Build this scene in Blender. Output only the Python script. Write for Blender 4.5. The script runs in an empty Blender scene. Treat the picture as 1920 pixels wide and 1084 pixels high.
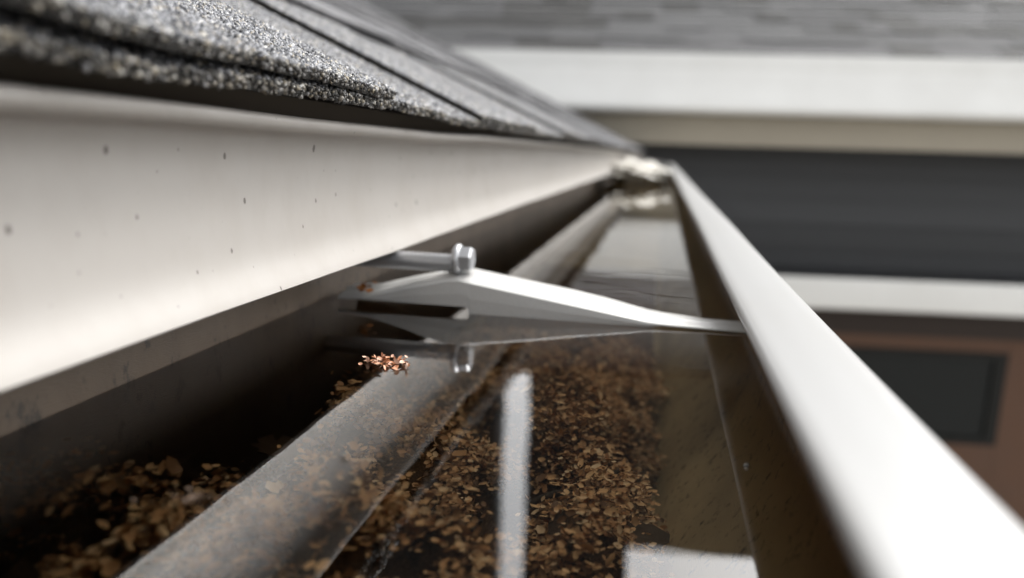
import bpy, bmesh, math, random
import numpy as np
from mathutils import Vector, Matrix, Quaternion

random.seed(7)
RNG = np.random.default_rng(11)
S = bpy.context.scene
C = S.collection

# ------------------------------------------------------------------ camera
cam = bpy.data.cameras.new('camera')
cam_o = bpy.data.objects.new('camera', cam)
C.objects.link(cam_o)
S.camera = cam_o
cam.sensor_width = 36.0
cam.lens = 26.0
cam.clip_start = 0.005
cam.clip_end = 500.0
wx = Vector((0.9797358, 0.06467543, -0.18956488))      # world axes seen in camera space (x right, y down, z ahead)
wy = Vector((0.1981606, -0.17521569, 0.96438158))
wz = Vector((0.02915705, -0.98240346, -0.18448121))
right = Vector((wx.x, wy.x, wz.x))
up = -Vector((wx.y, wy.y, wz.y))
back = -Vector((wx.z, wy.z, wz.z))
cam_o.matrix_world = Matrix(((right.x, up.x, back.x, 0), (right.y, up.y, back.y, 0), (right.z, up.z, back.z, 0), (0, 0, 0, 1)))
cam.dof.use_dof = True
cam.dof.focus_distance = 0.172
cam.dof.aperture_fstop = 9.0

# ------------------------------------------------------------------ sky, sun, exposure
SUN_EL, SUN_AZ = math.radians(48), math.radians(38)     # azimuth clockwise from +Y: high on the right, a little in front
world = bpy.data.worlds.new('World')
S.world = world
world.use_nodes = True
nt = world.node_tree
nt.nodes.clear()
wo = nt.nodes.new('ShaderNodeOutputWorld')
bg = nt.nodes.new('ShaderNodeBackground')
sky = nt.nodes.new('ShaderNodeTexSky')
sky.sky_type = 'NISHITA'
sky.sun_disc = False
sky.sun_elevation = SUN_EL
sky.sun_rotation = SUN_AZ
sky.air_density = 1.0
sky.dust_density = 4.5
sky.ozone_density = 1.0
hsv = nt.nodes.new('ShaderNodeHueSaturation')           # thin overcast: nearly colourless
hsv.inputs['Saturation'].default_value = 0.06
nt.links.new(sky.outputs[0], hsv.inputs['Color'])
nt.links.new(hsv.outputs[0], bg.inputs['Color'])
nt.links.new(bg.outputs[0], wo.inputs['Surface'])
bg.inputs['Strength'].default_value = 0.15

sun = bpy.data.lights.new('sun', 'SUN')
sun_o = bpy.data.objects.new('sun', sun)
C.objects.link(sun_o)
sun.energy = 0.7
sun.angle = math.radians(18)
sun.color = (1.0, 0.96, 0.9)
d = Vector((math.sin(SUN_AZ) * math.cos(SUN_EL), math.cos(SUN_AZ) * math.cos(SUN_EL), math.sin(SUN_EL)))
sun_o.rotation_euler = (-d).to_track_quat('-Z', 'Y').to_euler()
sun_o.location = d * 20

S.view_settings.view_transform = 'Standard'
S.view_settings.look = 'None'
S.view_settings.gamma = 1
S.view_settings.use_curve_mapping = False
S.view_settings.exposure = 1.33
S.render.engine = 'CYCLES'
S.cycles.use_denoising = True
S.cycles.max_bounces = 10
S.cycles.transparent_max_bounces = 16
S.cycles.caustics_reflective = False
S.cycles.caustics_refractive = False


# ------------------------------------------------------------------ helpers
def mesh(name, V, F, mat=None, smooth=False):
    me = bpy.data.meshes.new(name)
    me.from_pydata([tuple(v) for v in V], [], [tuple(f) for f in F])
    if mat:
        me.materials.append(mat)
    if smooth:
        me.polygons.foreach_set('use_smooth', [True] * len(me.polygons))
    me.update()
    return me


def link(name, me, parent=None, loc=(0, 0, 0)):
    o = bpy.data.objects.new(name, me)
    C.objects.link(o)
    o.location = loc
    if parent:
        o.parent = parent
    return o


def tag(o, label=None, cat=None, group=None, kind=None):
    if label:
        o['label'] = label
    if cat:
        o['category'] = cat
    if group:
        o['group'] = group
    if kind:
        o['kind'] = kind
    return o


def box_vf(x0, x1, y0, y1, z0, z1):
    V = [(x0, y0, z0), (x1, y0, z0), (x1, y1, z0), (x0, y1, z0), (x0, y0, z1), (x1, y0, z1), (x1, y1, z1), (x0, y1, z1)]
    F = [(0, 3, 2, 1), (4, 5, 6, 7), (0, 1, 5, 4), (1, 2, 6, 5), (2, 3, 7, 6), (3, 0, 4, 7)]
    return V, F


def box(name, x0, x1, y0, y1, z0, z1, mat, parent=None, bevel=0.0):
    V, F = box_vf(x0, x1, y0, y1, z0, z1)
    me = mesh(name, V, F, mat)
    if bevel:
        bm = bmesh.new()
        bm.from_mesh(me)
        bmesh.ops.bevel(bm, geom=bm.edges[:], offset=bevel, segments=2, affect='EDGES')
        bm.to_mesh(me)
        bm.free()
    return link(name, me, parent)


def extrude_profile(name, prof, ys, mat, parent=None, closed=False, warp=None, caps=False, smooth=True, along='Y'):
    """sweep a list of (x, z) points along Y (or X); warp(i, x, y, z) may move each vertex"""
    V, F = [], []
    n = len(prof)
    for y in ys:
        for i, (x, z) in enumerate(prof):
            p = (x, y, z) if along == 'Y' else (y, x, z)
            V.append(warp(i, *p) if warp else p)
    m = n if closed else n - 1
    for k in range(len(ys) - 1):
        for i in range(m):
            a, b = k * n + i, k * n + (i + 1) % n
            F.append((a, b, b + n, a + n))
    if caps:
        F.append(tuple(range(n)))
        F.append(tuple(reversed([(len(ys) - 1) * n + i for i in range(n)])))
    me = mesh(name, V, F, mat, smooth)
    bm = bmesh.new()
    bm.from_mesh(me)
    bmesh.ops.recalc_face_normals(bm, faces=bm.faces)
    bm.to_mesh(me)
    bm.free()
    if smooth:
        try:
            me.set_sharp_from_angle(angle=math.radians(45))
        except Exception:
            pass
    return link(name, me, parent)


def spline(pts, n):
    """Catmull-Rom through (x, z) points"""
    P = [Vector(p) for p in pts]
    P = [P[0] * 2 - P[1]] + P + [P[-1] * 2 - P[-2]]
    out = []
    for i in range(1, len(P) - 2):
        for k in range(n):
            t = k / n
            a, b, c, e = P[i - 1], P[i], P[i + 1], P[i + 2]
            out.append(tuple(0.5 * ((2 * b) + (c - a) * t + (2 * a - 5 * b + 4 * c - e) * t * t + (3 * b - a - 3 * c + e) * t ** 3)))
    out.append(tuple(P[-2]))
    return out


def tube_vf(pts, radii, seg=8):
    V, F = [], []
    pts = [Vector(p) for p in pts]
    for i, p in enumerate(pts):
        t = (pts[min(i + 1, len(pts) - 1)] - pts[max(i - 1, 0)]).normalized()
        a = t.orthogonal().normalized() if i == 0 else (a - t * a.dot(t)).normalized()
        b = t.cross(a)
        for k in range(seg):
            th = 2 * math.pi * k / seg
            V.append(p + (a * math.cos(th) + b * math.sin(th)) * radii[i])
    for i in range(len(pts) - 1):
        for k in range(seg):
            F.append((i * seg + k, i * seg + (k + 1) % seg, (i + 1) * seg + (k + 1) % seg, (i + 1) * seg + k))
    F.append(tuple(reversed(range(seg))))
    F.append(tuple((len(pts) - 1) * seg + k for k in range(seg)))
    return V, F


def nz(*args):
    """cheap smooth 1-D noise"""
    x, s = args
    return (math.sin(x * 1.0 + s) + 0.6 * math.sin(x * 2.3 + 1.7 * s + 1) + 0.35 * math.sin(x * 5.1 + 2.9 * s + 2)) / 1.6


def scatter_mesh(name, proto_V, proto_F, pos, rot, scale, mat, parent=None):
    """numpy: many tiny transformed copies of one shape joined in ONE mesh (kind = stuff)"""
    P = np.array(proto_V, float)
    n, k = len(pos), len(P)
    Q = np.asarray(rot, float)
    Q /= np.linalg.norm(Q, axis=1, keepdims=True)
    w, x, y, z = Q.T
    R = np.stack([1 - 2 * (y * y + z * z), 2 * (x * y - z * w), 2 * (x * z + y * w),
                  2 * (x * y + z * w), 1 - 2 * (x * x + z * z), 2 * (y * z - x * w),
                  2 * (x * z - y * w), 2 * (y * z + x * w), 1 - 2 * (x * x + y * y)], 1).reshape(n, 3, 3)
    V = np.einsum('nij,nkj->nki', R, P[None] * np.asarray(scale)[:, None, :]) + np.asarray(pos)[:, None, :]
    V = V.reshape(-1, 3)
    F = np.array(proto_F)
    fl = F.shape[1]
    FF = (F[None] + (np.arange(n) * k)[:, None, None]).reshape(-1, fl)
    me = bpy.data.meshes.new(name)
    me.vertices.add(len(V))
    me.vertices.foreach_set('co', V.ravel().astype(np.float32))
    me.loops.add(FF.size)
    me.loops.foreach_set('vertex_index', FF.ravel().astype(np.int32))
    me.polygons.add(len(FF))
    me.polygons.foreach_set('loop_start', (np.arange(len(FF)) * fl).astype(np.int32))
    me.materials.append(mat)
    me.update(calc_edges=True)
    me.validate()
    return link(name, me, parent)


# ------------------------------------------------------------------ materials
class N:
    def __init__(self, name):
        self.m = bpy.data.materials.new(name)
        self.m.use_nodes = True
        self.t = self.m.node_tree
        self.t.nodes.clear()
        self.out = self.t.nodes.new('ShaderNodeOutputMaterial')

    def add(self, typ, **kw):
        n = self.t.nodes.new(typ)
        for k, v in kw.items():
            setattr(n, k, v)
        return n

    def ln(self, a, b):
        self.t.links.new(a, b)

    def noise(self, scale, detail=4, rough=0.55, vec=None):
        n = self.add('ShaderNodeTexNoise')
        n.inputs['Scale'].default_value = scale
        n.inputs['Detail'].default_value = detail
        n.inputs['Roughness'].default_value = rough
        if vec is not None:
            self.ln(vec, n.inputs['Vector'])
        return n.outputs['Fac']

    def ramp(self, fac, stops, interp='LINEAR'):
        r = self.add('ShaderNodeValToRGB')
        r.color_ramp.interpolation = interp
        el = r.color_ramp.elements
        while len(el) < len(stops):
            el.new(0.5)
        for e, (p, c) in zip(el, stops):
            e.position = p
            e.color = (*c, 1) if not isinstance(c, (int, float)) else (c, c, c, 1)
        self.ln(fac, r.inputs['Fac'])
        return r.outputs['Color']

    def mix(self, fac, a, b, blend='MIX'):
        n = self.add('ShaderNodeMix', data_type='RGBA', blend_type=blend)
        for sock, v in ((n.inputs['Factor'], fac), (n.inputs[6], a), (n.inputs[7], b)):
            if isinstance(v, (int, float)):
                sock.default_value = v
            elif isinstance(v, tuple):
                sock.default_value = (*v, 1)
            else:
                self.ln(v, sock)
        return n.outputs[2]

    def math(self, op, a, b=0.0):
        n = self.add('ShaderNodeMath', operation=op)
        for i, v in enumerate((a, b)):
            if isinstance(v, (int, float)):
                n.inputs[i].default_value = v
            else:
                self.ln(v, n.inputs[i])
        return n.outputs[0]

    def coord(self, scale=None):
        g = self.add('ShaderNodeTexCoord').outputs['Object']
        if scale:
            mp = self.add('ShaderNodeMapping')
            mp.inputs['Scale'].default_value = scale
            self.ln(g, mp.inputs['Vector'])
            return mp.outputs[0]
        return g

    def bsdf(self, color, rough=0.5, metal=0.0, bump=None, bstr=0.3, bdist=0.001, spec=0.5):
        p = self.add('ShaderNodeBsdfPrincipled')
        for nm, v in (('Base Color', color), ('Roughness', rough), ('Metallic', metal), ('Specular IOR Level', spec)):
            if isinstance(v, (int, float)):
                p.inputs[nm].default_value = v
            elif isinstance(v, tuple):
                p.inputs[nm].default_value = (*v, 1)
            else:
                self.ln(v, p.inputs[nm])
        if bump is not None:
            b = self.add('ShaderNodeBump')
            b.inputs['Strength'].default_value = bstr
            b.inputs['Distance'].default_value = bdist
            self.ln(bump, b.inputs['Height'])
            self.ln(b.outputs[0], p.inputs['Normal'])
        self.ln(p.outputs[0], self.out.inputs['Surface'])
        return self.m


def paint(name, col, dirt=(0.25, 0.22, 0.18), amount=0.25, scale=60, rough=0.4, specks=False, streak=(1, 1, 1), bstr=0.12):
    n = N(name)
    v = n.coord(streak)
    f = n.noise(scale, 6, 0.6, v)
    f = n.ramp(f, [(0.42, 0.0), (0.75, amount)])
    c = n.mix(f, col, dirt)
    f2 = n.noise(scale * 0.13, 3, 0.5, v)
    c = n.mix(n.ramp(f2, [(0.35, 0.0), (0.7, 0.25)]), c, tuple(x * 0.86 for x in col))
    if specks:
        vo = n.add('ShaderNodeTexVoronoi', voronoi_dimensions='2D')
        vo.inputs['Scale'].default_value = 150
        sx = n.add('ShaderNodeSeparateXYZ')
        n.ln(n.coord(), sx.inputs[0])
        cx = n.add('ShaderNodeCombineXYZ')
        n.ln(sx.outputs['Y'], cx.inputs['X'])
        n.ln(n.math('MULTIPLY', sx.outputs['Z'], 0.7), cx.inputs['Y'])
        n.ln(cx.outputs[0], vo.inputs['Vector'])
        sc = n.add('ShaderNodeSeparateColor')
        n.ln(vo.outputs['Color'], sc.inputs[0])
        rad = n.math('MULTIPLY', n.math('SUBTRACT', sc.outputs[0], 0.52), 0.26)
        rad = n.math('MULTIPLY', rad, sc.outputs[1])
        wob = n.math('MULTIPLY', n.math('SUBTRACT', n.noise(2600, 2), 0.5), 0.12)
        inside = n.math('LESS_THAN', n.math('ADD', vo.outputs['Distance'], wob), rad)
        c = n.mix(n.math('MULTIPLY', inside, 0.8), c, (0.05, 0.04, 0.03))
    return n.bsdf(c, rough, bump=n.noise(scale * 9, 3), bstr=bstr, bdist=0.0004)


M = {}
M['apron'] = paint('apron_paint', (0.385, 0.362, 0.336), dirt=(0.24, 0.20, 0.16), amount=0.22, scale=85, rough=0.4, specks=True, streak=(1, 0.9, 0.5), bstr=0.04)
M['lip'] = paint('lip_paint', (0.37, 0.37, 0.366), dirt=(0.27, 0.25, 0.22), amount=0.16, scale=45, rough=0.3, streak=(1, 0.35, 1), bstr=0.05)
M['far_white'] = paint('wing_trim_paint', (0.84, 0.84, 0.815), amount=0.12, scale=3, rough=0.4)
M['soffit'] = paint('soffit_paint', (0.36, 0.325, 0.26), amount=0.15, scale=4, rough=0.6)
n = N('dark_siding_paint')
oi = n.add('ShaderNodeObjectInfo').outputs['Random']
M['siding'] = n.bsdf(n.mix(oi, (0.026, 0.0275, 0.030), (0.050, 0.0525, 0.057)), 0.55)
M['brown'] = paint('brown_wall_paint', (0.098, 0.045, 0.022), dirt=(0.08, 0.045, 0.03), amount=0.4, scale=5, rough=0.65)
M['eave_shadow'] = paint('dark_brown_eave_shadow', (0.024, 0.014, 0.009), amount=0.0, scale=3, rough=0.7)  # near-black brown standing in for shade under the lower eave
M['dark_block'] = paint('dark_added_block', (0.013, 0.0105, 0.008), amount=0.0, scale=3, rough=0.8)  # for the added blocks mirrored in the water
M['tan_block'] = paint('tan_added_block', (0.05, 0.043, 0.03), amount=0.0, scale=3, rough=0.8)  # paler tone for the added block on the right

n = N('gutter_inside')
v = n.coord()
c = n.mix(n.ramp(n.noise(38, 5, 0.6, n.coord((1, 0.6, 0.5))), [(0.35, 0.0), (0.7, 1.0)]), (0.62, 0.49, 0.29), (0.40, 0.31, 0.18))
c = n.mix(n.ramp(n.noise(260, 4, 0.7, v), [(0.56, 0.0), (0.68, 0.8)]), c, (0.05, 0.04, 0.028))
M['trough'] = n.bsdf(c, 0.5, bump=n.noise(500, 3), bstr=0.25, bdist=0.0004)

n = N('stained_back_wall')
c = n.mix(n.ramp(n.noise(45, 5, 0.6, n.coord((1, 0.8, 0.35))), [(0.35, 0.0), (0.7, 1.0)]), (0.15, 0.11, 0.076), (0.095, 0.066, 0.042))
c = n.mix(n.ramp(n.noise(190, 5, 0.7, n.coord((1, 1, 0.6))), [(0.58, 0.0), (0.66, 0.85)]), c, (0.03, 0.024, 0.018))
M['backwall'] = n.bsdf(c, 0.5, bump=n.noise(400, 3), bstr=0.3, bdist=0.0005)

n = N('galvanised_hanger')
c = n.mix(n.ramp(n.noise(120, 4), [(0.4, 0.0), (0.7, 0.5)]), (0.56, 0.555, 0.54), (0.34, 0.33, 0.31))
M['hanger'] = n.bsdf(c, 0.38, 0.15, bump=n.noise(500, 2), bstr=0.08, bdist=0.0003)
n = N('zinc_screw')
M['screw'] = n.bsdf(n.mix(n.noise(400), (0.40, 0.41, 0.43), (0.56, 0.56, 0.57)), 0.38, 0.6)

n = N('asphalt_shingle')
oi = n.add('ShaderNodeObjectInfo').outputs['Random']
base = n.ramp(oi, [(0, (0.10, 0.10, 0.107)), (0.5, (0.125, 0.125, 0.133)), (1, (0.15, 0.15, 0.158))])
g1 = n.add('ShaderNodeTexVoronoi')
g1.inputs['Scale'].default_value = 900
n.ln(n.coord(), g1.inputs['Vector'])
sc = n.add('ShaderNodeSeparateColor')
n.ln(g1.outputs['Color'], sc.inputs[0])
gc = n.ramp(sc.outputs[0], [(0, 0.25), (0.35, 0.75), (0.7, 1.1), (0.93, 1.9)])
c = n.mix(1.0, base, gc, 'MULTIPLY')
c = n.mix(n.ramp(n.noise(30, 3), [(0.5, 0), (0.75, 0.3)]), c, (0.15, 0.13, 0.09))
M['shingle'] = n.bsdf(c, 0.75, bump=g1.outputs['Distance'], bstr=0.9, bdist=0.0012)

n = N('asphalt_core')
M['core'] = n.bsdf(n.mix(n.noise(700, 3), (0.012, 0.011, 0.01), (0.04, 0.036, 0.03)), 0.85, bump=n.noise(900, 3), bstr=0.8, bdist=0.001)

n = N('mineral_granules')
ri = n.add('ShaderNodeNewGeometry').outputs['Random Per Island']
c = n.ramp(ri, [(0.0, (0.015, 0.015, 0.018)), (0.25, (0.04, 0.042, 0.048)), (0.42, (0.13, 0.135, 0.15)), (0.68, (0.20, 0.205, 0.225)),
                (0.87, (0.38, 0.38, 0.39)), (0.93, (0.24, 0.20, 0.14)), (1.0, (0.55, 0.53, 0.48))])
M['granule'] = n.bsdf(c, 0.45, spec=0.6)

n = N('edge_granules')
ri = n.add('ShaderNodeNewGeometry').outputs['Random Per Island']
c = n.ramp(ri, [(0.0, (0.015, 0.014, 0.013)), (0.35, (0.05, 0.047, 0.042)), (0.6, (0.14, 0.135, 0.13)), (0.8, (0.26, 0.225, 0.165)), (0.92, (0.3, 0.3, 0.31)), (1.0, (0.45, 0.43, 0.38))])
M['edge_granule'] = n.bsdf(c, 0.55, spec=0.5)

n = N('wing_shingle')
oi = n.add('ShaderNodeObjectInfo').outputs['Random']
c = n.ramp(oi, [(0.0, (0.012, 0.0115, 0.011)), (0.26, (0.020, 0.0195, 0.019)), (0.32, (0.055, 0.055, 0.058)), (1.0, (0.074, 0.074, 0.078))])
c = n.mix(n.ramp(n.noise(160, 4), [(0.3, 0.0), (0.75, 0.4)]), c, (0.06, 0.06, 0.06))
M['wing_shingle'] = n.bsdf(c, 0.8, bump=n.noise(300, 3), bstr=0.5, bdist=0.003)

n = N('window_glass')
M['glass'] = n.bsdf((0.010, 0.012, 0.012), 0.06, spec=0.22)
n = N('window_frame_dark')
M['wframe'] = n.bsdf(n.mix(n.noise(20), (0.008, 0.009, 0.008), (0.013, 0.013, 0.012)), 0.5, spec=0.2)

n = N('litter_mush')
c = n.ramp(n.noise(220, 6, 0.7), [(0.3, (0.035, 0.019, 0.009)), (0.52, (0.19, 0.095, 0.04)), (0.75, (0.40, 0.215, 0.095))])
M['mush'] = n.bsdf(c, 0.8, bump=n.noise(420, 5, 0.7), bstr=1.0, bdist=0.002)

n = N('flower_bracts')
ri = n.add('ShaderNodeNewGeometry').outputs['Random Per Island']
c = n.ramp(ri, [(0.0, (0.08, 0.040, 0.018)), (0.2, (0.33, 0.165, 0.068)), (0.5, (0.62, 0.355, 0.165)), (0.8, (0.78, 0.51, 0.27)), (1.0, (0.82, 0.62, 0.40))])
M['bract'] = n.bsdf(c, 0.6)

n = N('dead_leaf')
oi = n.add('ShaderNodeObjectInfo').outputs['Random']
c = n.ramp(oi, [(0, (0.035, 0.02, 0.011)), (0.6, (0.075, 0.04, 0.02)), (1, (0.14, 0.078, 0.036))])
c = n.mix(n.ramp(n.noise(160, 5), [(0.4, 0), (0.7, 0.7)]), c, (0.025, 0.015, 0.01))
M['leaf'] = n.bsdf(c, 0.6, bump=n.noise(500), bstr=0.5, bdist=0.0006)

n = N('floating_seed')
ri = n.add('ShaderNodeNewGeometry').outputs['Random Per Island']
M['floating'] = n.bsdf(n.ramp(ri, [(0, (0.34, 0.13, 0.05)), (0.5, (0.62, 0.31, 0.18)), (1, (0.80, 0.55, 0.42))]), 0.4)
n = N('twig_bark')
M['twig'] = n.bsdf(n.mix(n.noise(300, 4), (0.03, 0.022, 0.016), (0.09, 0.065, 0.045)), 0.8, bump=n.noise(700, 3), bstr=0.7, bdist=0.0008)
n = N('white_petal')
M['petal'] = n.bsdf((0.8, 0.78, 0.72), 0.4)
n = N('orange_leaf_bit')
M['orange'] = n.bsdf(n.mix(n.noise(500), (0.42, 0.16, 0.03), (0.25, 0.09, 0.02)), 0.5)
n = N('crumpled_plastic')
M['plastic'] = n.bsdf(n.mix(n.ramp(n.noise(60), [(0.4, 0), (0.7, 0.6)]), (0.66, 0.63, 0.57), (0.5, 0.47, 0.41)), 0.45)
n = N('pale_paving')
M['ground'] = n.bsdf(n.ramp(n.noise(0.6, 8, 0.65), [(0.3, (0.26, 0.25, 0.235)), (0.7, (0.36, 0.345, 0.32))]), 0.9, bump=n.noise(30, 5), bstr=0.6, bdist=0.03)
n = N('house_wall_paint')
M['wall'] = n.bsdf(n.mix(n.noise(3, 4), (0.35, 0.33, 0.3), (0.28, 0.26, 0.24)), 0.7)
n = N('deck_wood')
M['deck'] = n.bsdf(n.mix(n.noise(25, 5), (0.05, 0.04, 0.03), (0.1, 0.08, 0.06)), 0.85)

# water: clear brown-stained surface; reflection by angle, the rest passes through tinted
n = N('gutter_water')
fr = n.add('ShaderNodeFresnel')
fr.inputs['IOR'].default_value = 2.1
gl = n.add('ShaderNodeBsdfGlossy')
gl.inputs['Roughness'].default_value = 0.012
gl.inputs['Color'].default_value = (1, 1, 1, 1)
tr = n.add('ShaderNodeBsdfTransparent')
tr.inputs['Color'].default_value = (0.96, 0.91, 0.81, 1)
bp = n.add('ShaderNodeBump')
bp.inputs['Strength'].default_value = 0.05
bp.inputs['Distance'].default_value = 0.002
n.ln(n.noise(22, 2, 0.5, n.coord((1, 1.6, 1))), bp.inputs['Height'])
n.ln(bp.outputs[0], gl.inputs['Normal'])
ms = n.add('ShaderNodeMixShader')
n.ln(fr.outputs[0], ms.inputs[0])
n.ln(tr.outputs[0], ms.inputs[1])
n.ln(gl.outputs[0], ms.inputs[2])
n.ln(ms.outputs[0], n.out.inputs['Surface'])
M['water'] = n.m

# ------------------------------------------------------------------ ground
GZ = -3.3
g = link('ground', mesh('ground', [(-150, -150, GZ), (150, -150, GZ), (150, 150, GZ), (-150, 150, GZ)], [(0, 1, 2, 3)], M['ground']))
tag(g, 'pale paved ground far below the gutter', kind='structure')

# ------------------------------------------------------------------ near house: wall, roof, shingles, drip edge
TH = math.atan(0.478)
cT, sT = math.cos(TH), math.sin(TH)
YA, YB = -0.35, 3.28
EX, EZ = -0.075, 0.0092          # lower edge of the first course, underside


def roof_pt(u, v, nn):
    """u along the eave (Y), v up the slope, nn off the plane"""
    return Vector((EX - v * cT + nn * sT, u, EZ + v * sT + nn * cT))


house = bpy.data.objects.new('house', None)
C.objects.link(house)
house.location = (0, 0, GZ)
tag(house, 'near house with dark granular shingle eave and white metal drip edge above the gutter', 'house')
HO = Vector((0, 0, GZ))


def child(o, parent, off):
    """parent keeping world placement (parent chain sits at the translation 'off')"""
    o.parent = parent
    o.matrix_parent_inverse = Matrix.Translation(-Vector(off))
    return o


child(box('wall', -5.0, -0.50, YA, YB, GZ, -0.16, M['wall']), house, HO)
child(box('soffit', -0.50, -0.136, YA, YB, -0.155, -0.145, M['soffit']), house, HO)
child(box('fascia_board', -0.135, -0.114, YA, YB, -0.16, -0.004, M['deck']), house, HO)
LEN = 2.3
pts = []
V, F = [], []
for u in (YA, YB):
    for (v_, n_) in ((0.012, -0.004), (LEN, -0.004), (LEN, -0.02), (0.012, -0.02)):
        V.append(roof_pt(u, v_, n_))
F = [(0, 1, 5, 4), (1, 2, 6, 5), (2, 3, 7, 6), (3, 0, 4, 7), (3, 2, 1, 0), (4, 5, 6, 7)]
roof = link('roof', mesh('roof', V, F, M['deck']))
child(roof, house, HO)

CO = 0.143                       # exposure of one course
gran_pos, gran_scale, edge_pos, edge_scale = [], [], [], []


def curl(u, k, layer):
    return 0.0030 * max(0.0, min(1.0, (0.20 - u) / 0.13)) if k == 0 and layer == 1 else 0.0


def sag(u, k):
    return 0.0009 * nz(u * 9, 1.3) + (0.0006 * nz(u * 31, 2.0 + k))


def shingle(u0, u1, v0, length, n_low, n_high, thick, k, fine, layer):
    """one shingle piece: slab with an uneven lower edge, thin upper end under the next course"""
    nu = max(3, int((u1 - u0) / (0.006 if fine else 0.06)))
    vs = [0, 0.0015, 0.02, 0.07, length] if fine else [0, 0.004, length]
    rows_t, rows_b, V, F = [], [], [], []
    for j, dv in enumerate(vs):
        t = dv / length
        for i in range(nu + 1):
            u = u0 + (u1 - u0) * i / nu
            e = 0.0
            if j < 2:
                e = (0.0007 * nz(u * 260, k + layer) + 0.0002 * random.uniform(-1, 1)) if fine else 0.002 * nz(u * 40, k)
            n0 = n_low * (1 - t) + n_high * t + (sag(u, k) + curl(u, k, layer)) * (1 - t)
            rise = -0.0006 if j == 0 else 0
            V.append(roof_pt(u, v0 + dv + e, n0 + thick + rise))
            V.append(roof_pt(u, v0 + dv + e, n0))
    w = (nu + 1) * 2
    for j in range(len(vs) - 1):
        for i in range(nu):
            a = j * w + i * 2
            F.append((a, a + w, a + w + 2, a + 2))
            F.append((a + 1, a + 3, a + w + 3, a + w + 1))
    for i in range(nu):
        a = i * 2
        F.append((a, a + 2, a + 3, a + 1))
    L = len(vs) - 1
    for j in range(L):
        a = j * w
        F.append((a, a + 1, a + w + 1, a + w))
        a += nu * 2
        F.append((a, a + w, a + w + 1, a + 1))
    me = mesh('shingle', V, F, M['shingle'])
    me.materials.append(M['core'] if fine else M['shingle'])
    ntop = 2 * nu * L
    for p in me.polygons:
        if (p.index < ntop and p.index % 2 == 1) or p.index >= ntop:
            p.material_index = 1
    o = link('shingle', me)
    child(o, roof, (0, 0, 0))
    return o


def add_granules(u0, u1, v0, v1, n_low, n_high, thick, k, length, density, vstart, size=1.0, layer=0):
    A = (u1 - u0) * (v1 - v0)
    m = int(A * 1e6 * density)
    for _ in range(m):
        u = random.uniform(u0, u1)
        dv = random.uniform(v0, v1)
        t = dv / length
        n0 = n_low * (1 - t) + n_high * t + (sag(u, k) + curl(u, k, layer)) * (1 - t) + thick
        gran_pos.append(roof_pt(u, vstart + dv, n0 + random.uniform(-0.0001, 0.00025)))
        s = random.uniform(0.4, 1.0) * 0.00082 * size
        gran_scale.append((s * random.uniform(0.7, 1.25), s * random.uniform(0.7, 1.25), s * random.uniform(0.35, 0.7)))


def add_edge(u0, u1, v0, n_low, thick, k, per_mm, layer=0):
    for _ in range(int((u1 - u0) * 1000 * per_mm)):
        u = random.uniform(u0, u1)
        e = 0.0007 * nz(u * 260, k + layer) + random.uniform(-0.0006, 0.0005)
        edge_pos.append(roof_pt(u, v0 + e - 0.0002, n_low + sag(u, k) + curl(u, k, layer) + thick * random.uniform(0.15, 1.05)))
        s = random.uniform(0.25, 1.0) ** 1.3 * 0.0008
        edge_scale.append((s * random.uniform(0.6, 1.3), s * random.uniform(0.6, 1.3), s * random.uniform(0.6, 1.3)))


# course 0: base layer and laminated tabs (placed as in the photograph), then the courses above
BT, TT = 0.0025, 0.0023
TABS0 = [(-0.33, -0.09), (-0.06, 0.197), (0.298, 0.425), (0.56, 0.80), (0.91, 1.06), (1.20, 1.42), (1.52, 1.66), (1.80, 2.05), (2.16, 2.30), (2.44, 2.68), (2.80, 2.95), (3.05, 3.27)]
for k in range(0, 6):
    v0 = CO * k
    lowb, highb = (0.0, -0.002) if k == 0 else (0.0034, 0.0)
    u = YA + (0 if k == 0 else random.uniform(0, 0.2) - 0.2)
    cuts = [max(YA, u)]
    while cuts[-1] < YB - 0.02:
        cuts.append(min(YB, cuts[-1] + (0.5 if k < 3 else 0.9)))
    for a, b in zip(cuts[:-1], cuts[1:]):
        shingle(a + 0.0006, b - 0.0006, v0, 0.155, lowb, highb, BT, k, k == 0 and a < 0.9, 0)
    if k == 0:
        tabs = TABS0
    else:
        tabs, u = [], YA + random.uniform(0, 0.1)
        while u < YB - 0.1:
            w_ = random.uniform(0.12, 0.26)
            tabs.append((u, min(YB - 0.005, u + w_)))
            u += w_ + random.uniform(0.06, 0.15)
    for a, b in tabs:
        lowt = lowb + BT + 0.0003
        shingle(a, b, v0 - 0.0005, 0.138, lowt, highb + BT + 0.0006, TT, k, k == 0 and a < 0.9, 1)
V = [roof_pt(a, b, c_) for a in (YA, YB) for b, c_ in ((6 * CO, 0.004), (LEN, 0.004), (LEN, -0.003), (6 * CO, -0.003))]
child(link('shingle', mesh('upper_shingles', V, [(0, 1, 5, 4), (1, 2, 6, 5), (3, 0, 4, 7), (2, 3, 7, 6), (0, 3, 2, 1), (4, 5, 6, 7)], M['shingle'])), roof, (0, 0, 0))

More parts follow.
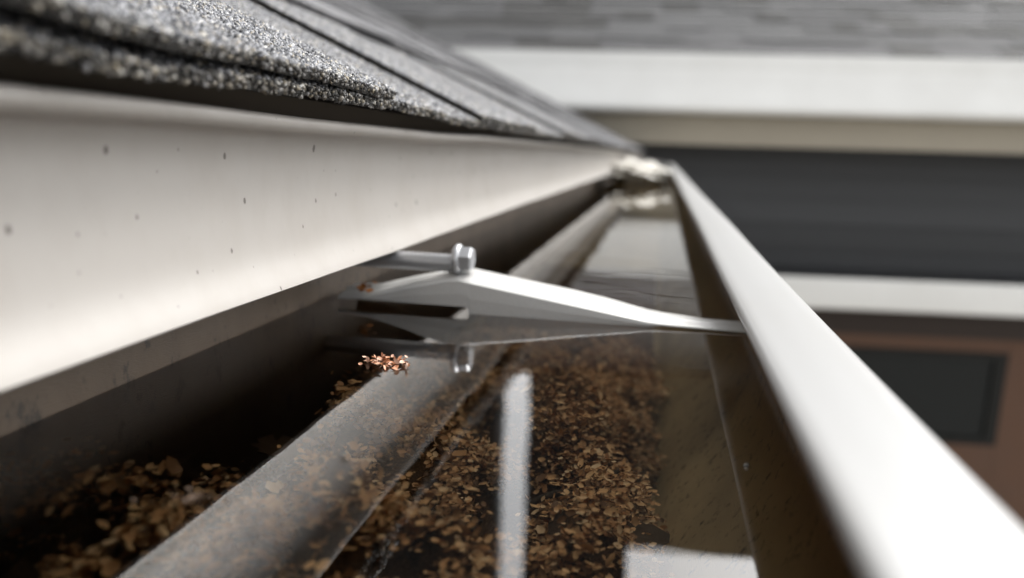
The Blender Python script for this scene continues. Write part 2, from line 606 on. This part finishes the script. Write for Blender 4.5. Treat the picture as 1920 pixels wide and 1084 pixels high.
# loose mineral granules on the near shingles
for u0, u1, den, size in ((0.0, 0.12, 1.2, 1.0), (0.12, 0.36, 1.9, 1.0), (0.36, 0.7, 0.7, 1.2)):
    add_granules(u0, u1, 0.0, 0.14, 0.0, -0.002, BT, 0, 0.155, den, 0.0, size)
for a, b in ((0.0, 0.197), (0.298, 0.425), (0.56, 0.70)):
    add_granules(a, b, 0.0, 0.135, BT + 0.0003 + 0, BT - 0.0014, TT, 0, 0.138, 2.1 if a < 0.5 else 0.8, -0.0005, 1.0, 1)
    add_edge(a, b, 0.0, BT + 0.0003, TT, 0, 14, 1)
add_edge(0.0, 0.9, 0.0, 0.0, BT, 0, 14)
OCT_V = [(1, 0, 0), (-1, 0, 0), (0, 1, 0), (0, -1, 0), (0.2, 0.1, 1), (-0.1, 0.2, -1)]
OCT_F = [(0, 2, 4), (2, 1, 4), (1, 3, 4), (3, 0, 4), (2, 0, 5), (1, 2, 5), (3, 1, 5), (0, 3, 5)]
o = scatter_mesh('granules', OCT_V, OCT_F, gran_pos, RNG.normal(size=(len(gran_pos), 4)), gran_scale, M['granule'])
tag(child(o, roof, (0, 0, 0)), kind='stuff')
o = scatter_mesh('edge_granules', OCT_V, OCT_F, edge_pos, RNG.normal(size=(len(edge_pos), 4)), edge_scale, M['edge_granule'])
tag(child(o, roof, (0, 0, 0)), kind='stuff')

# drip edge: rolled nose, hollow face, flared bottom hem
prof = spline([(-0.1100, 0.0066), (-0.0900, 0.0066), (-0.0815, 0.0062), (-0.0797, 0.0048), (-0.0810, 0.0030), (-0.0868, 0.0022),
               (-0.0886, -0.001), (-0.0886, -0.010), (-0.0880, -0.018), (-0.0868, -0.0260), (-0.0838, -0.0325)], 4)
prof += [(-0.0836, -0.0331), (-0.0842, -0.0335), (-0.0852, -0.0330), (-0.0885, -0.0272)]


def apron_warp(i, x, y, z):
    k = max(0.0, min(1.0, (z + 0.034) / 0.04))
    return (x + 0.0007 * nz(y * 7, 0.4) * (0.4 + k), y, z + 0.0006 * nz(y * 11, 2.2) * k + 0.00025 * nz(y * 17, 0.6) * (1 - k))


ys = [YA + (0.9 - YA) * i / 120 for i in range(120)] + [0.9 + (3.2 - 0.9) * i / 60 for i in range(61)]
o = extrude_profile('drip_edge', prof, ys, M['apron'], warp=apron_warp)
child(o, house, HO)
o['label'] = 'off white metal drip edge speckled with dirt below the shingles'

# ------------------------------------------------------------------ rain gutter
gutter = bpy.data.objects.new('rain_gutter', None)
C.objects.link(gutter)
GO = Vector((0, 0, -0.115))
gutter.location = GO
tag(gutter, 'long white metal rain gutter brimming with brown water below the shingle eave', 'gutter')
GY0, GY1 = -0.3, 3.1
bprof = [(-0.1100, -0.012), (-0.1094, -0.050), (-0.1086, -0.1035)]
tprof = [(-0.1086, -0.1038), (-0.1060, -0.1085)]
tprof += [(0.000, -0.1085)] + spline([(0.004, -0.106), (0.010, -0.094), (0.022, -0.080), (0.030, -0.066), (0.0315, -0.052), (0.0318, -0.0385)], 4)


def trough_warp(i, x, y, z):
    return (x + 0.0004 * nz(y * 8, 3.0), y, z)


gy = [GY0 + (GY1 - GY0) * i / 90 for i in range(91)]
trough = extrude_profile('trough', tprof, gy, M['trough'], warp=trough_warp)
child(trough, gutter, GO)
child(extrude_profile('back_wall', bprof, gy, M['backwall'], warp=trough_warp), gutter, GO)
outer = [(x + (0.0012 if x > 0 else 0.0), z - (0.0012 if z < -0.1 else 0)) for x, z in tprof[1:]]
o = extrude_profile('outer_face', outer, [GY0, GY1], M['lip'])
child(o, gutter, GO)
lp = spline([(0.0318, -0.0385), (0.0300, -0.0372), (0.0208, -0.0372), (0.0195, -0.0360), (0.0199, -0.0346), (0.0212, -0.0340)], 4) + \
     spline([(0.0225, -0.0339), (0.0280, -0.0336), (0.0340, -0.0339)], 4) + spline([(0.0362, -0.0344), (0.0372, -0.0356), (0.0368, -0.0380), (0.0352, -0.0400), (0.0336, -0.0395)], 4)


def lip_warp(i, x, y, z):
    return (x + 0.0004 * nz(y * 5, 1.0), y, z + 0.0003 * nz(y * 6, 4.0))


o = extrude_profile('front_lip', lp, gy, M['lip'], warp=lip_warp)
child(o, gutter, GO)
o['label'] = 'smooth white rolled front lip'
for y in (GY0, GY1):
    P = [(x, y, z) for x, z in bprof + tprof]
    o = link('end_cap', mesh('end_cap', P + [(0.0318, y, -0.037)], [tuple(range(len(P) + 1))], M['lip']))
    child(o, gutter, GO)

# hanger with its screw, across the gutter
HY = 0.225
hanger = bpy.data.objects.new('hanger', None)
C.objects.link(hanger)
hanger.location = Vector((0, HY, -0.05)) - GO
hanger.parent = gutter
hanger['label'] = 'bright metal hidden hanger crossing the water'
HA = Vector((0, HY, -0.05))
top = [(-0.1030, -0.0496), (-0.0930, -0.0490), (-0.0780, -0.0450), (-0.0660, -0.0421), (-0.0620, -0.0416)]
top += [(x, -0.0416 + (x + 0.0620) / 0.0600 * -0.0090) for x in (-0.056, -0.046, -0.036, -0.026, -0.016, -0.008, -0.002)]
top += [(0.0030, -0.0509), (0.0160, -0.0511), (0.0290, -0.0512)]
# cross-section along Y: front fold, rib, rear fold (the strap tilts towards the camera)
sec = [(0.0000, 0.0000), (0.0012, 0.0007), (0.0040, 0.0013), (0.0055, 0.0012), (0.0070, 0.0022), (0.0085, 0.0023), (0.0098, 0.0017), (0.0140, 0.0024), (0.0155, 0.0012), (0.0158, -0.001)]
V, F = [], []
for x, z in top:
    k = 1.0 if x < -0.02 else max(0.3, 1 - (x + 0.02) / 0.05)
    for (dy, dz) in sec:
        V.append((x, HY + dy * (0.62 + 0.38 * k), z + dz * k))
ns = len(sec)
for i in range(len(top) - 1):
    for j in range(ns - 1):
        a = i * ns + j
        F.append((a, a + ns, a + ns + 1, a + 1))
me = mesh('strap', V, F, M['hanger'], True)
child(link('strap', me), hanger, HA)
# front side plate, hanging from the strap down to its lower edge (above the water at the back, into it further on)
V, F = [], []
xs = [t[0] for t in top]
tops = dict(top)
cols = []
for x in sorted(xs + [-0.0585, -0.0580]):
    if x in tops:
        zt = tops[x]
    else:
        zt = -0.0416 + (x + 0.0620) / 0.0600 * -0.0090
    zb = -0.0499 if x <= -0.0585 else (-0.0522 if x < 0.0 else zt - 0.0006)
    zb = min(zb, zt - 0.0006)
    cols.append((x, zt, zb))
for x, zt, zb in cols:
    V += [(x, HY - 0.0001, zt), (x, HY - 0.0003, (zt + zb) / 2), (x, HY - 0.0001, zb), (x, HY + 0.0009, zb), (x, HY + 0.0009, zt - 0.0003)]
for i in range(len(cols) - 1):
    for j in range(4):
        a = i * 5 + j
        F.append((a, a + 1, a + 6, a + 5))
child(link('side_plate', mesh('side_plate', V, F, M['hanger'])), hanger, HA)
# screw: shank with thread, flanged washer, hex head, lying along X
SZ, SY = -0.0352, HY + 0.006
pts, rad = [], []
x = -0.112
while x < -0.064:
    pts += [(x, SY, SZ - 0.0017), (x + 0.0008, SY, SZ - 0.0017)]
    rad += [0.0026, 0.0031]
    x += 0.0016
V, F = tube_vf(pts, rad, 14)
child(link('screw', mesh('screw', V, F, M['screw'], True)), hanger, HA)
V, F = tube_vf([(-0.0648, SY, SZ - 0.0003), (-0.0642, SY, SZ - 0.0003), (-0.0630, SY, SZ - 0.0003), (-0.0624, SY, SZ - 0.0003)], [0.0042, 0.0050, 0.0050, 0.0042], 18)
child(link('washer', mesh('washer', V, F, M['screw'], True)), hanger, HA)
V, F = tube_vf([(-0.0624, SY, SZ), (-0.0592, SY, SZ), (-0.0586, SY, SZ)], [0.0042, 0.0042, 0.0036], 6)
child(link('screw_head', mesh('screw_head', V, F, M['screw'])), hanger, HA)

# ------------------------------------------------------------------ water
WZ = -0.052
nx, ny = 24, 300
V, F = [], []
for j in range(ny + 1):
    y = GY0 + 0.001 + (GY1 - GY0 - 0.002) * j / ny
    for i in range(nx + 1):
        t = i / nx
        x = -0.1092 + (0.0312 + 0.1092) * t
        ed = min(x + 0.1092, 0.0312 - x)
        V.append((x, y, WZ + 0.0007 * math.exp(-ed / 0.0012) + 0.00004 * nz(y * 22 + x * 9, 0.7)))
for j in range(ny):
    for i in range(nx):
        a = j * (nx + 1) + i
        F.append((a, a + 1, a + nx + 2, a + nx + 1))
o = link('water', mesh('water', V, F, M['water'], True))
tag(o, 'still brown rain water standing in the gutter', kind='structure')


# ------------------------------------------------------------------ leaf litter under the water
def bed(x, y):
    """height of the litter surface"""
    r = max(0.0, min(1.0, (x + 0.112) / 0.03)) ** 0.8
    e = max(0.0, min(1.0, (0.006 + 0.006 * nz(y * 45, 1.0) - x) / 0.018))
    far = max(0.0, min(1.0, (0.42 - y) / 0.22))
    h = 0.022 + 0.011 * nz(x * 100 + y * 37, 2.0) + 0.009 * nz(y * 95 - x * 60, 0.3) + 0.003 * nz(x * 330 + y * 260, 1.1)
    z = -0.1078 + max(0.0, h * e * (0.6 + 0.4 * r) * far)
    for (mx, my, ms, mh) in ((-0.080, 0.125, 0.018, 0.010), (-0.099, 0.110, 0.011, 0.016), (-0.075, 0.10, 0.02, 0.012), (-0.045, 0.115, 0.02, 0.006)):
        z += mh * math.exp(-((x - mx) ** 2 + (y - my) ** 2) / (2 * ms * ms)) * (0.8 + 0.3 * nz(x * 300 + y * 200, 1.0))
    return min(z, -0.0528)


V, F = [], []
nx, ny = 44, 150
for j in range(ny + 1):
    y = -0.02 + 0.72 * j / ny
    for i in range(nx + 1):
        x = -0.1095 + 0.1195 * i / nx
        V.append((x, y, bed(x, y) + random.uniform(-0.0008, 0.0008) - (0.003 if x > 0.004 else 0)))
for j in range(ny):
    for i in range(nx):
        a = j * (nx + 1) + i
        F.append((a, a + 1, a + nx + 2, a + nx + 1))
litter = link('leaf_litter', mesh('leaf_litter', V, F, M['mush'], True))
tag(litter, 'soggy brown rotted leaf litter lying under the water along the gutter bottom', kind='stuff')

# little oval bracts in clusters (flower remains)
BR_V = [(-1, 0, 0.1), (-0.5, 0.55, 0.22), (-0.5, -0.55, 0.22), (0.45, 0.62, 0.15), (0.45, -0.62, 0.15), (1, 0, 0.3), (0, 0, -0.1)]
BR_F = [(0, 6, 1), (0, 2, 6), (1, 6, 3), (2, 4, 6), (3, 6, 5), (4, 5, 6)]
pos, rot, scl = [], [], []


def cluster(cx, cy, cz, m, spread, size, flat=0.5):
    for _ in range(m):
        dx, dy, dz = random.gauss(0, 1), random.gauss(0, 1), abs(random.gauss(0, 1))
        pos.append((cx + dx * spread, cy + dy * spread, cz + dz * spread * flat))
        q = Quaternion((random.gauss(0, 1) * 0.5, random.gauss(0, 1) * 0.5, 1), 0) if False else Quaternion(Vector((random.gauss(0, 1), random.gauss(0, 1), random.gauss(0, 1))).normalized(), random.gauss(0, 0.75)) @ Quaternion((0, 0, 1), random.uniform(0, 6.283))
        rot.append(tuple(q))
        s = size * random.uniform(0.45, 1.25) * (1.6 if random.random() < 0.08 else 1.0)
        scl.append((s, s * random.uniform(0.7, 1.1), s))


cnt = 0
while cnt < 3300:
    y = 0.04 + 0.34 * random.random() ** 1.25
    x = random.uniform(-0.106, 0.006)
    den = 0.4 + 0.6 * max(0, min(1, (x + 0.10) / 0.05))
    if random.random() > den or nz(x * 120 + 2, 1.1) + nz(y * 95, 3.3) + 1.1 * nz(x * 330 - y * 240, 0.4) < 0.05:
        continue
    z = bed(x, y)
    if z < -0.106 and random.random() > 0.2:
        continue
    cluster(x, y, min(-0.0615, z + random.uniform(0.0003, 0.0055) * (random.random() < 0.6)), random.randint(8, 34), random.uniform(0.0013, 0.0030), random.uniform(0.0007, 0.0014), 1.0)
    cnt += 1
o = scatter_mesh('flower_bracts', BR_V, BR_F, pos, rot, scl, M['bract'])
tag(o, 'tiny golden brown flower bracts strewn over the sunken leaf litter', kind='stuff')


# ------------------------------------------------------------------ countable bits in and on the water
def leaf_mesh(L, W, seed, curl=0.25, teeth=True):
    r = random.Random(seed)
    V, F = [], []
    m = 10
    for i in range(m + 1):
        t = i / m
        w = W * math.sin(math.pi * min(1, t * 0.92 + 0.04)) ** 0.7 * (1 + (0.25 * r.uniform(-1, 1) if teeth else 0))
        for s in (-1, -0.5, 0, 0.5, 1):
            V.append(((t - 0.5) * L, s * w, curl * abs(s) ** 1.6 * W + 0.15 * L * (t - 0.5) ** 2 + r.uniform(-1, 1) * 0.03 * W))
    for i in range(m):
        for j in range(4):
            a = i * 5 + j
            F.append((a, a + 5, a + 6, a + 1))
    n0 = len(V)
    V2 = [(x, y, z - 0.00025) for x, y, z in V]
    F2 = [tuple(n0 + q for q in reversed(f)) for f in F]
    return mesh('leaf', V + V2, F + F2, M['leaf'], True)


leaf_spots = [   # x, y, height, length, width, turn, tilt, label
    (-0.099, 0.131, -0.081, 0.021, 0.0075, 1.3, 0.35, 'dark curled leaf sunk at the lower left between gutter wall and pale reflected band'),
    (-0.094, 0.169, -0.081, 0.022, 0.0070, 2.2, 0.20, 'dim brown leaf sunk against the upper left border of the pale reflected band'),
    (-0.0512, 0.184, -0.081, 0.020, 0.0070, 0.7, 0.25, 'dark leaf sunk just left of the upper half of the white reflected strip'),
    (-0.0415, 0.1470, -0.082, 0.016, 0.0065, 2.5, 0.30, 'dark leaf sunk just left of the lower half of the white reflected strip'),
    (-0.0229, 0.204, -0.084, 0.020, 0.0065, 0.3, 0.20, 'dark leaf sunk right of the white strip, farthest toward the hanger'),
    (-0.0125, 0.1500, -0.082, 0.016, 0.0060, 0.6, 0.30, 'dark leaf sunk between the white strip and the white reflected patch'),
    (0.0005, 0.1600, -0.087, 0.013, 0.0045, 0.1, 0.15, 'small leaf at the right edge of the litter above the white reflected patch'),
    (-0.0618, 0.1496, -0.080, 0.019, 0.0070, 1.0, 0.30, 'broad leaf sunk within the pale reflected band'),
]
for i, (x, y, lz, L, W, tz, tx, lab) in enumerate(leaf_spots):
    o = link('leaf', leaf_mesh(L, W, i), loc=(x, y, lz))
    o.rotation_euler = (tx, 0.1, tz)
    tag(o, lab, 'leaf', 'sunken dead leaves')

for (p0, p1, r, lab) in [((-0.0290, 0.1500), (-0.0060, 0.1790), 0.0010, 'dark straight twig slanting up to the right across the litter beside the white strip')]:
    z0 = -0.0795
    pp = [(p0[0] + (p1[0] - p0[0]) * t, p0[1] + (p1[1] - p0[1]) * t + 0.0012 * nz(t * 5, r * 900), z0 + 0.001 * nz(t * 4, 2)) for t in [k / 8 for k in range(9)]]
    V, F = tube_vf(pp, [r * (1 - 0.05 * k) for k in range(9)], 7)
    tag(link('twig', mesh('twig', V, F, M['twig'], True)), lab, 'twig')


def bract_clump(name, cx, cy, cz, m, spread, size, mat, lab, cat, sx=1.0, flat=0.5):
    P, R_, Sc = [], [], []
    for _ in range(m):
        P.append((random.gauss(0, 1) * spread * sx, random.gauss(0, 1) * spread, abs(random.gauss(0, 1)) * spread * flat))
        R_.append(tuple(Quaternion(Vector((random.gauss(0, 1), random.gauss(0, 1), random.gauss(0, 1))).normalized(), random.gauss(0, 0.8)) @ Quaternion((0, 0, 1), random.uniform(0, 6.283))))
        s = size * random.uniform(0.6, 1.2)
        Sc.append((s, s * 0.9, s))
    o = scatter_mesh(name, BR_V, BR_F, P, R_, Sc, mat)
    o.location = (cx, cy, cz)
    return tag(o, lab, cat)


bract_clump('seed_cluster', -0.0625, 0.1640, WZ + 0.0001, 80, 0.0016, 0.0009, M['floating'], 'orange pink seed cluster floating on the water left of the hanger', 'seed cluster', 1.7, 0.5)
bract_clump('seed_cluster', -0.0655, 0.0900, WZ - 0.0008, 34, 0.0015, 0.0007, M['leaf'], 'brown seed cluster poking through the water at lower left', 'seed cluster', 1.3, 0.5)
bract_clump('seed_cluster', -0.0965, 0.0960, WZ - 0.0062, 150, 0.0042, 0.0011, M['bract'], 'brown seed cluster sunk by the back wall at the left edge', 'seed cluster', 1.5, 0.6)
bract_clump('seed_cluster', -0.0960, 0.1040, WZ - 0.0022, 26, 0.0014, 0.0009, M['bract'], 'small brown seed husks just under the waterline at the back wall', 'seed cluster', 1.6, 0.5)
o = link('petal', mesh('petal', [(-0.0006, -0.0003, 0.0003), (0.0001, -0.0004, 0.0007), (0.0007, 0.0002, 0.0009), (0.0001, 0.0004, 0.0003), (0, 0, 0.0)], [(0, 1, 4), (1, 2, 4), (2, 3, 4), (3, 0, 4), (3, 2, 1, 0)], M['petal']), loc=(-0.0499, 0.1104, WZ + 0.0002))
tag(o, 'tiny white petal floating on the pale reflected band', 'petal')
bract_clump('leaf_scrap', -0.0925, 0.2225, -0.0465, 10, 0.0014, 0.0016, M['orange'], 'orange leaf scrap caught at the back end of the hanger', 'leaf scrap', 1.0, 1.2)

# crumpled white plastic far along the gutter, under the drip edge
bm = bmesh.new()
bmesh.ops.create_icosphere(bm, subdivisions=4, radius=1)
for vtx in bm.verts:
    p = vtx.co
    k = 1 + 0.20 * math.sin(p.x * 5 + p.z * 3) * math.sin(p.y * 6 + 1) + 0.13 * math.sin(p.z * 11 + p.x * 7) + 0.07 * math.sin(p.y * 19 + p.z * 15)
    vtx.co = Vector((p.x * 0.050, p.y * 0.10, p.z * 0.021)) * k
me = bpy.data.meshes.new('plastic_wrap')
bm.to_mesh(me)
bm.free()
me.materials.append(M['plastic'])
o = link('plastic_wrap', me, loc=(-0.046, 1.38, -0.0335))
tag(o, 'crumpled off white plastic scrap on the water at the far end of gutter', 'plastic scrap')

# ------------------------------------------------------------------ house wing at the end of the gutter
WA = math.radians(7.0)
WO = Vector((0, 3.2, GZ))
wing = bpy.data.objects.new('house_wing', None)
C.objects.link(wing)
wing.location = WO
wing.rotation_euler = (0, 0, WA)
tag(wing, 'house wing across the end of the gutter with grey shingles, white eave and dark siding', 'house')
WX0, WX1 = -2.6, 3.2


def wpart(o, parent=None):
    """parts are built in the wing's own frame: x along the eave, y away from it, z = height above the camera level"""
    o.parent = parent or wing
    if parent is None:
        o.location = Vector(o.location) + Vector((0, 0, -GZ))
    return o


gp = [(0.05, 0.402), (0.012, 0.404), (0.004, 0.411), (0.000, 0.405), (0.006, 0.350)] + spline([(0.004, 0.343), (-0.002, 0.330), (-0.024, 0.270), (-0.048, 0.215), (-0.056, 0.190), (-0.050, 0.176)], 3) + [(-0.035, 0.171), (0.05, 0.171)]
o = extrude_profile('eave_gutter', gp, [WX0, WX1], M['far_white'], along='X')
wpart(o)
o['label'] = 'wide white eave gutter'
wpart(box('frieze_board', WX0, WX1, 0.060, 0.085, 0.0445, 0.300, M['soffit'], bevel=0.004))
wpart(box('soffit', WX0, WX1, 0.088, 0.358, 0.052, 0.064, M['soffit']))
# dark clapboards
zt = 0.050
while zt > -0.62:
    zb = zt - 0.115
    V = [(WX0, 0.352, zt + 0.012), (WX1, 0.352, zt + 0.012), (WX0, 0.338, zb), (WX1, 0.338, zb), (WX0, 0.352, zb), (WX1, 0.352, zb)]
    o = link('siding_board', mesh('siding_board', V, [(0, 2, 3, 1), (2, 4, 5, 3), (0, 4, 2), (1, 3, 5)], M['siding']))
    wpart(o)
    zt = zb
wpart(box('wall', WX0, WX1, 0.360, 3.6, GZ, 0.36, M['brown']))
# lower eave: white board in front, dark top
lo = spline([(0.10, -0.505), (0.092, -0.512), (0.090, -0.56), (0.094, -0.625), (0.098, -0.640)], 3) + [(0.115, -0.648), (0.35, -0.648)]
o = extrude_profile('lower_eave', [(0.115, -0.507)] + lo, [WX0, WX1], M['far_white'], along='X')
wpart(o)
o['label'] = 'white lower eave board'
V = [(x, y, z) for x in (WX0, WX1) for (y, z) in ((0.098, -0.504), (0.350, -0.500), (0.350, -0.520), (0.112, -0.520))]
wpart(link('lower_roof', mesh('lower_roof', V, [(0, 4, 5, 1), (1, 5, 6, 2), (2, 6, 7, 3), (3, 7, 4, 0), (0, 1, 2, 3), (7, 6, 5, 4)], M['siding'])))
# brown wall panels below, window opening with frame and pane
WW0, WW1, WT, WB = 0.76, 1.69, -0.865, -1.32
for (x0, x1, z0, z1) in ((WX0, WW0, -2.2, -0.650), (WW1, WX1, -2.2, -0.650), (WW0, WW1, WT, -0.650), (WW0, WW1, -2.2, WB)):
    wpart(box('wall_panel', x0 + 0.001, x1 - 0.001, 0.330, 0.358, z0 + 0.001, z1 - 0.001, M['brown']))
wpart(box('eave_shadow_strip', WX0, WX1, 0.318, 0.3295, -0.80, -0.649, M['eave_shadow'], bevel=0.002))  # dark strip painted as the lower eave's shadow on the wall
win = link('window', mesh('window', *box_vf(WW0, WW1, 0.345, 0.358, WB, WT), M['wframe']))
wpart(win)
for (x0, x1, z0, z1) in ((WW0, WW1, WT - 0.035, WT), (WW0, WW1, WB, WB + 0.035), (WW0, WW0 + 0.035, WB + 0.035, WT - 0.035), (WW1 - 0.06, WW1, WB + 0.035, WT - 0.035)):
    box('frame', x0, x1, 0.325, 0.3448, z0, z1, M['wframe'], win)
box('pane', WW0 + 0.035, WW1 - 0.06, 0.338, 0.3448, WB + 0.035, WT - 0.035, M['glass'], win)

# wing roof with its own shingles
RV0 = 0.408
RL = 2.64


def wing_pt(x, v, nn):
    return (x, 0.015 + v * cT - nn * sT, RV0 + v * sT + nn * cT)


V = [wing_pt(x, v, q) for x in (WX0, WX1) for v, q in ((0, 0), (RL, 0), (RL, -0.03), (0.03, -0.03))]
wroof = link('roof', mesh('roof', V, [(0, 4, 5, 1), (1, 5, 6, 2), (2, 6, 7, 3), (3, 7, 4, 0), (0, 1, 2, 3), (7, 6, 5, 4)], M['wing_shingle']))
wpart(wroof)
sh_cache = {}


def wing_tab(x, w, k, low):
    key = (round(w, 2), low)
    if key not in sh_cache:
        V = []
        for xx in (0, key[0]):
            for v, q in ((0, low + 0.005), (0.15, 0.005), (0.15, 0.001), (0, low)):
                V.append((xx, v * cT - q * sT, v * sT + q * cT))
        sh_cache[key] = mesh('wing_shingle', V, [(0, 4, 5, 1), (3, 7, 4, 0), (0, 1, 2, 3), (7, 6, 5, 4), (1, 5, 6, 2), (2, 6, 7, 3)], M['wing_shingle'])
    p = wing_pt(x, CO * k - (0.01 if k == 0 else 0), 0.001)
    o = link('shingle', sh_cache[key], loc=p)
    o.parent = wroof
    return o


for k in range(9):
    x = -1.35 - random.uniform(0, 0.2)
    while x < 1.95:
        w = random.choice((0.12, 0.15, 0.18, 0.21, 0.25))
        wing_tab(x + 0.001, w - 0.002, k, random.choice((0.004, 0.0085)))
        x += w
V, F = [], []
for k in range(18):
    spans = [(WX0, WX1)] if k >= 9 else [(WX0, -1.56), (2.18, WX1)]
    for (xa, xb) in spans:
        x = xa
        while x < xb - 0.05:
            w = min(random.choice((0.12, 0.18, 0.24)), xb - x)
            b0 = len(V)
            for xx in (x + 0.001, x + w - 0.001):
                lw = 0.005
                for v, q in ((CO * k, 0.010), (CO * k + 0.145, 0.005), (CO * k, 0.002)):
                    V.append(wing_pt(xx, v, q))
            F += [(b0, b0 + 3, b0 + 4, b0 + 1), (b0 + 2, b0 + 5, b0 + 3, b0), (b0, b0 + 1, b0 + 2), (b0 + 5, b0 + 4, b0 + 3)]
            x += w
o = link('upper_shingles', mesh('upper_shingles', V, F, M['wing_shingle']))
o.parent = wroof
tag(o, kind='stuff')
ry, rz = wing_pt(0, RL, 0)[1:]
o = wpart(box('ridge_cap', WX0, WX1, ry - 0.09, ry + 0.09, rz - 0.01, rz + 0.022, M['brown'], bevel=0.01))
# invented blocks behind the ridge to shape the reflection (seen only in the water)
YU = ry + 0.35
for nm, x0, x1, z1, mat in (('added_block_left', -6.0, -0.93, 5.0, 'dark_block'), ('added_block_mid', -0.645, 0.248, 5.0, 'dark_block'), ('added_block_right', 0.25, 3.2, 3.26, 'tan_block')):
    wpart(box(nm, x0, x1, YU, YU + 1.2, 0.3, z1, M[mat]))
V = [(-0.93, YU + 0.1, 1.3), (-0.645, YU + 0.1, 1.3), (-0.645, YU + 0.1, 1.62), (-0.93, YU + 0.1, 1.98), (-0.93, YU + 0.9, 1.3), (-0.645, YU + 0.9, 1.3), (-0.645, YU + 0.9, 1.62), (-0.93, YU + 0.9, 1.98)]
wpart(link('added_gap_slope', mesh('added_gap_slope', V, [(0, 1, 2, 3), (7, 6, 5, 4), (3, 2, 6, 7)], M['wing_shingle'])))  # added slope closing the foot of the reflected sky gap

# two small bubbles on the water
for x, y, lab in ((0.0173, 0.1246, 'tiny air bubble on the water over the pale gutter bottom'), (0.0279, 0.1171, 'tiny air bubble at the waterline under the white front lip')):
    bm = bmesh.new()
    bmesh.ops.create_uvsphere(bm, u_segments=14, v_segments=8, radius=0.00055)
    for vtx in bm.verts:
        vtx.co.z = max(vtx.co.z, -0.0001)
    me = bpy.data.meshes.new('bubble')
    bm.to_mesh(me)
    bm.free()
    me.materials.append(M['water'])
    me.polygons.foreach_set('use_smooth', [True] * len(me.polygons))
    tag(link('bubble', me, loc=(x, y, WZ)), lab, 'bubble')
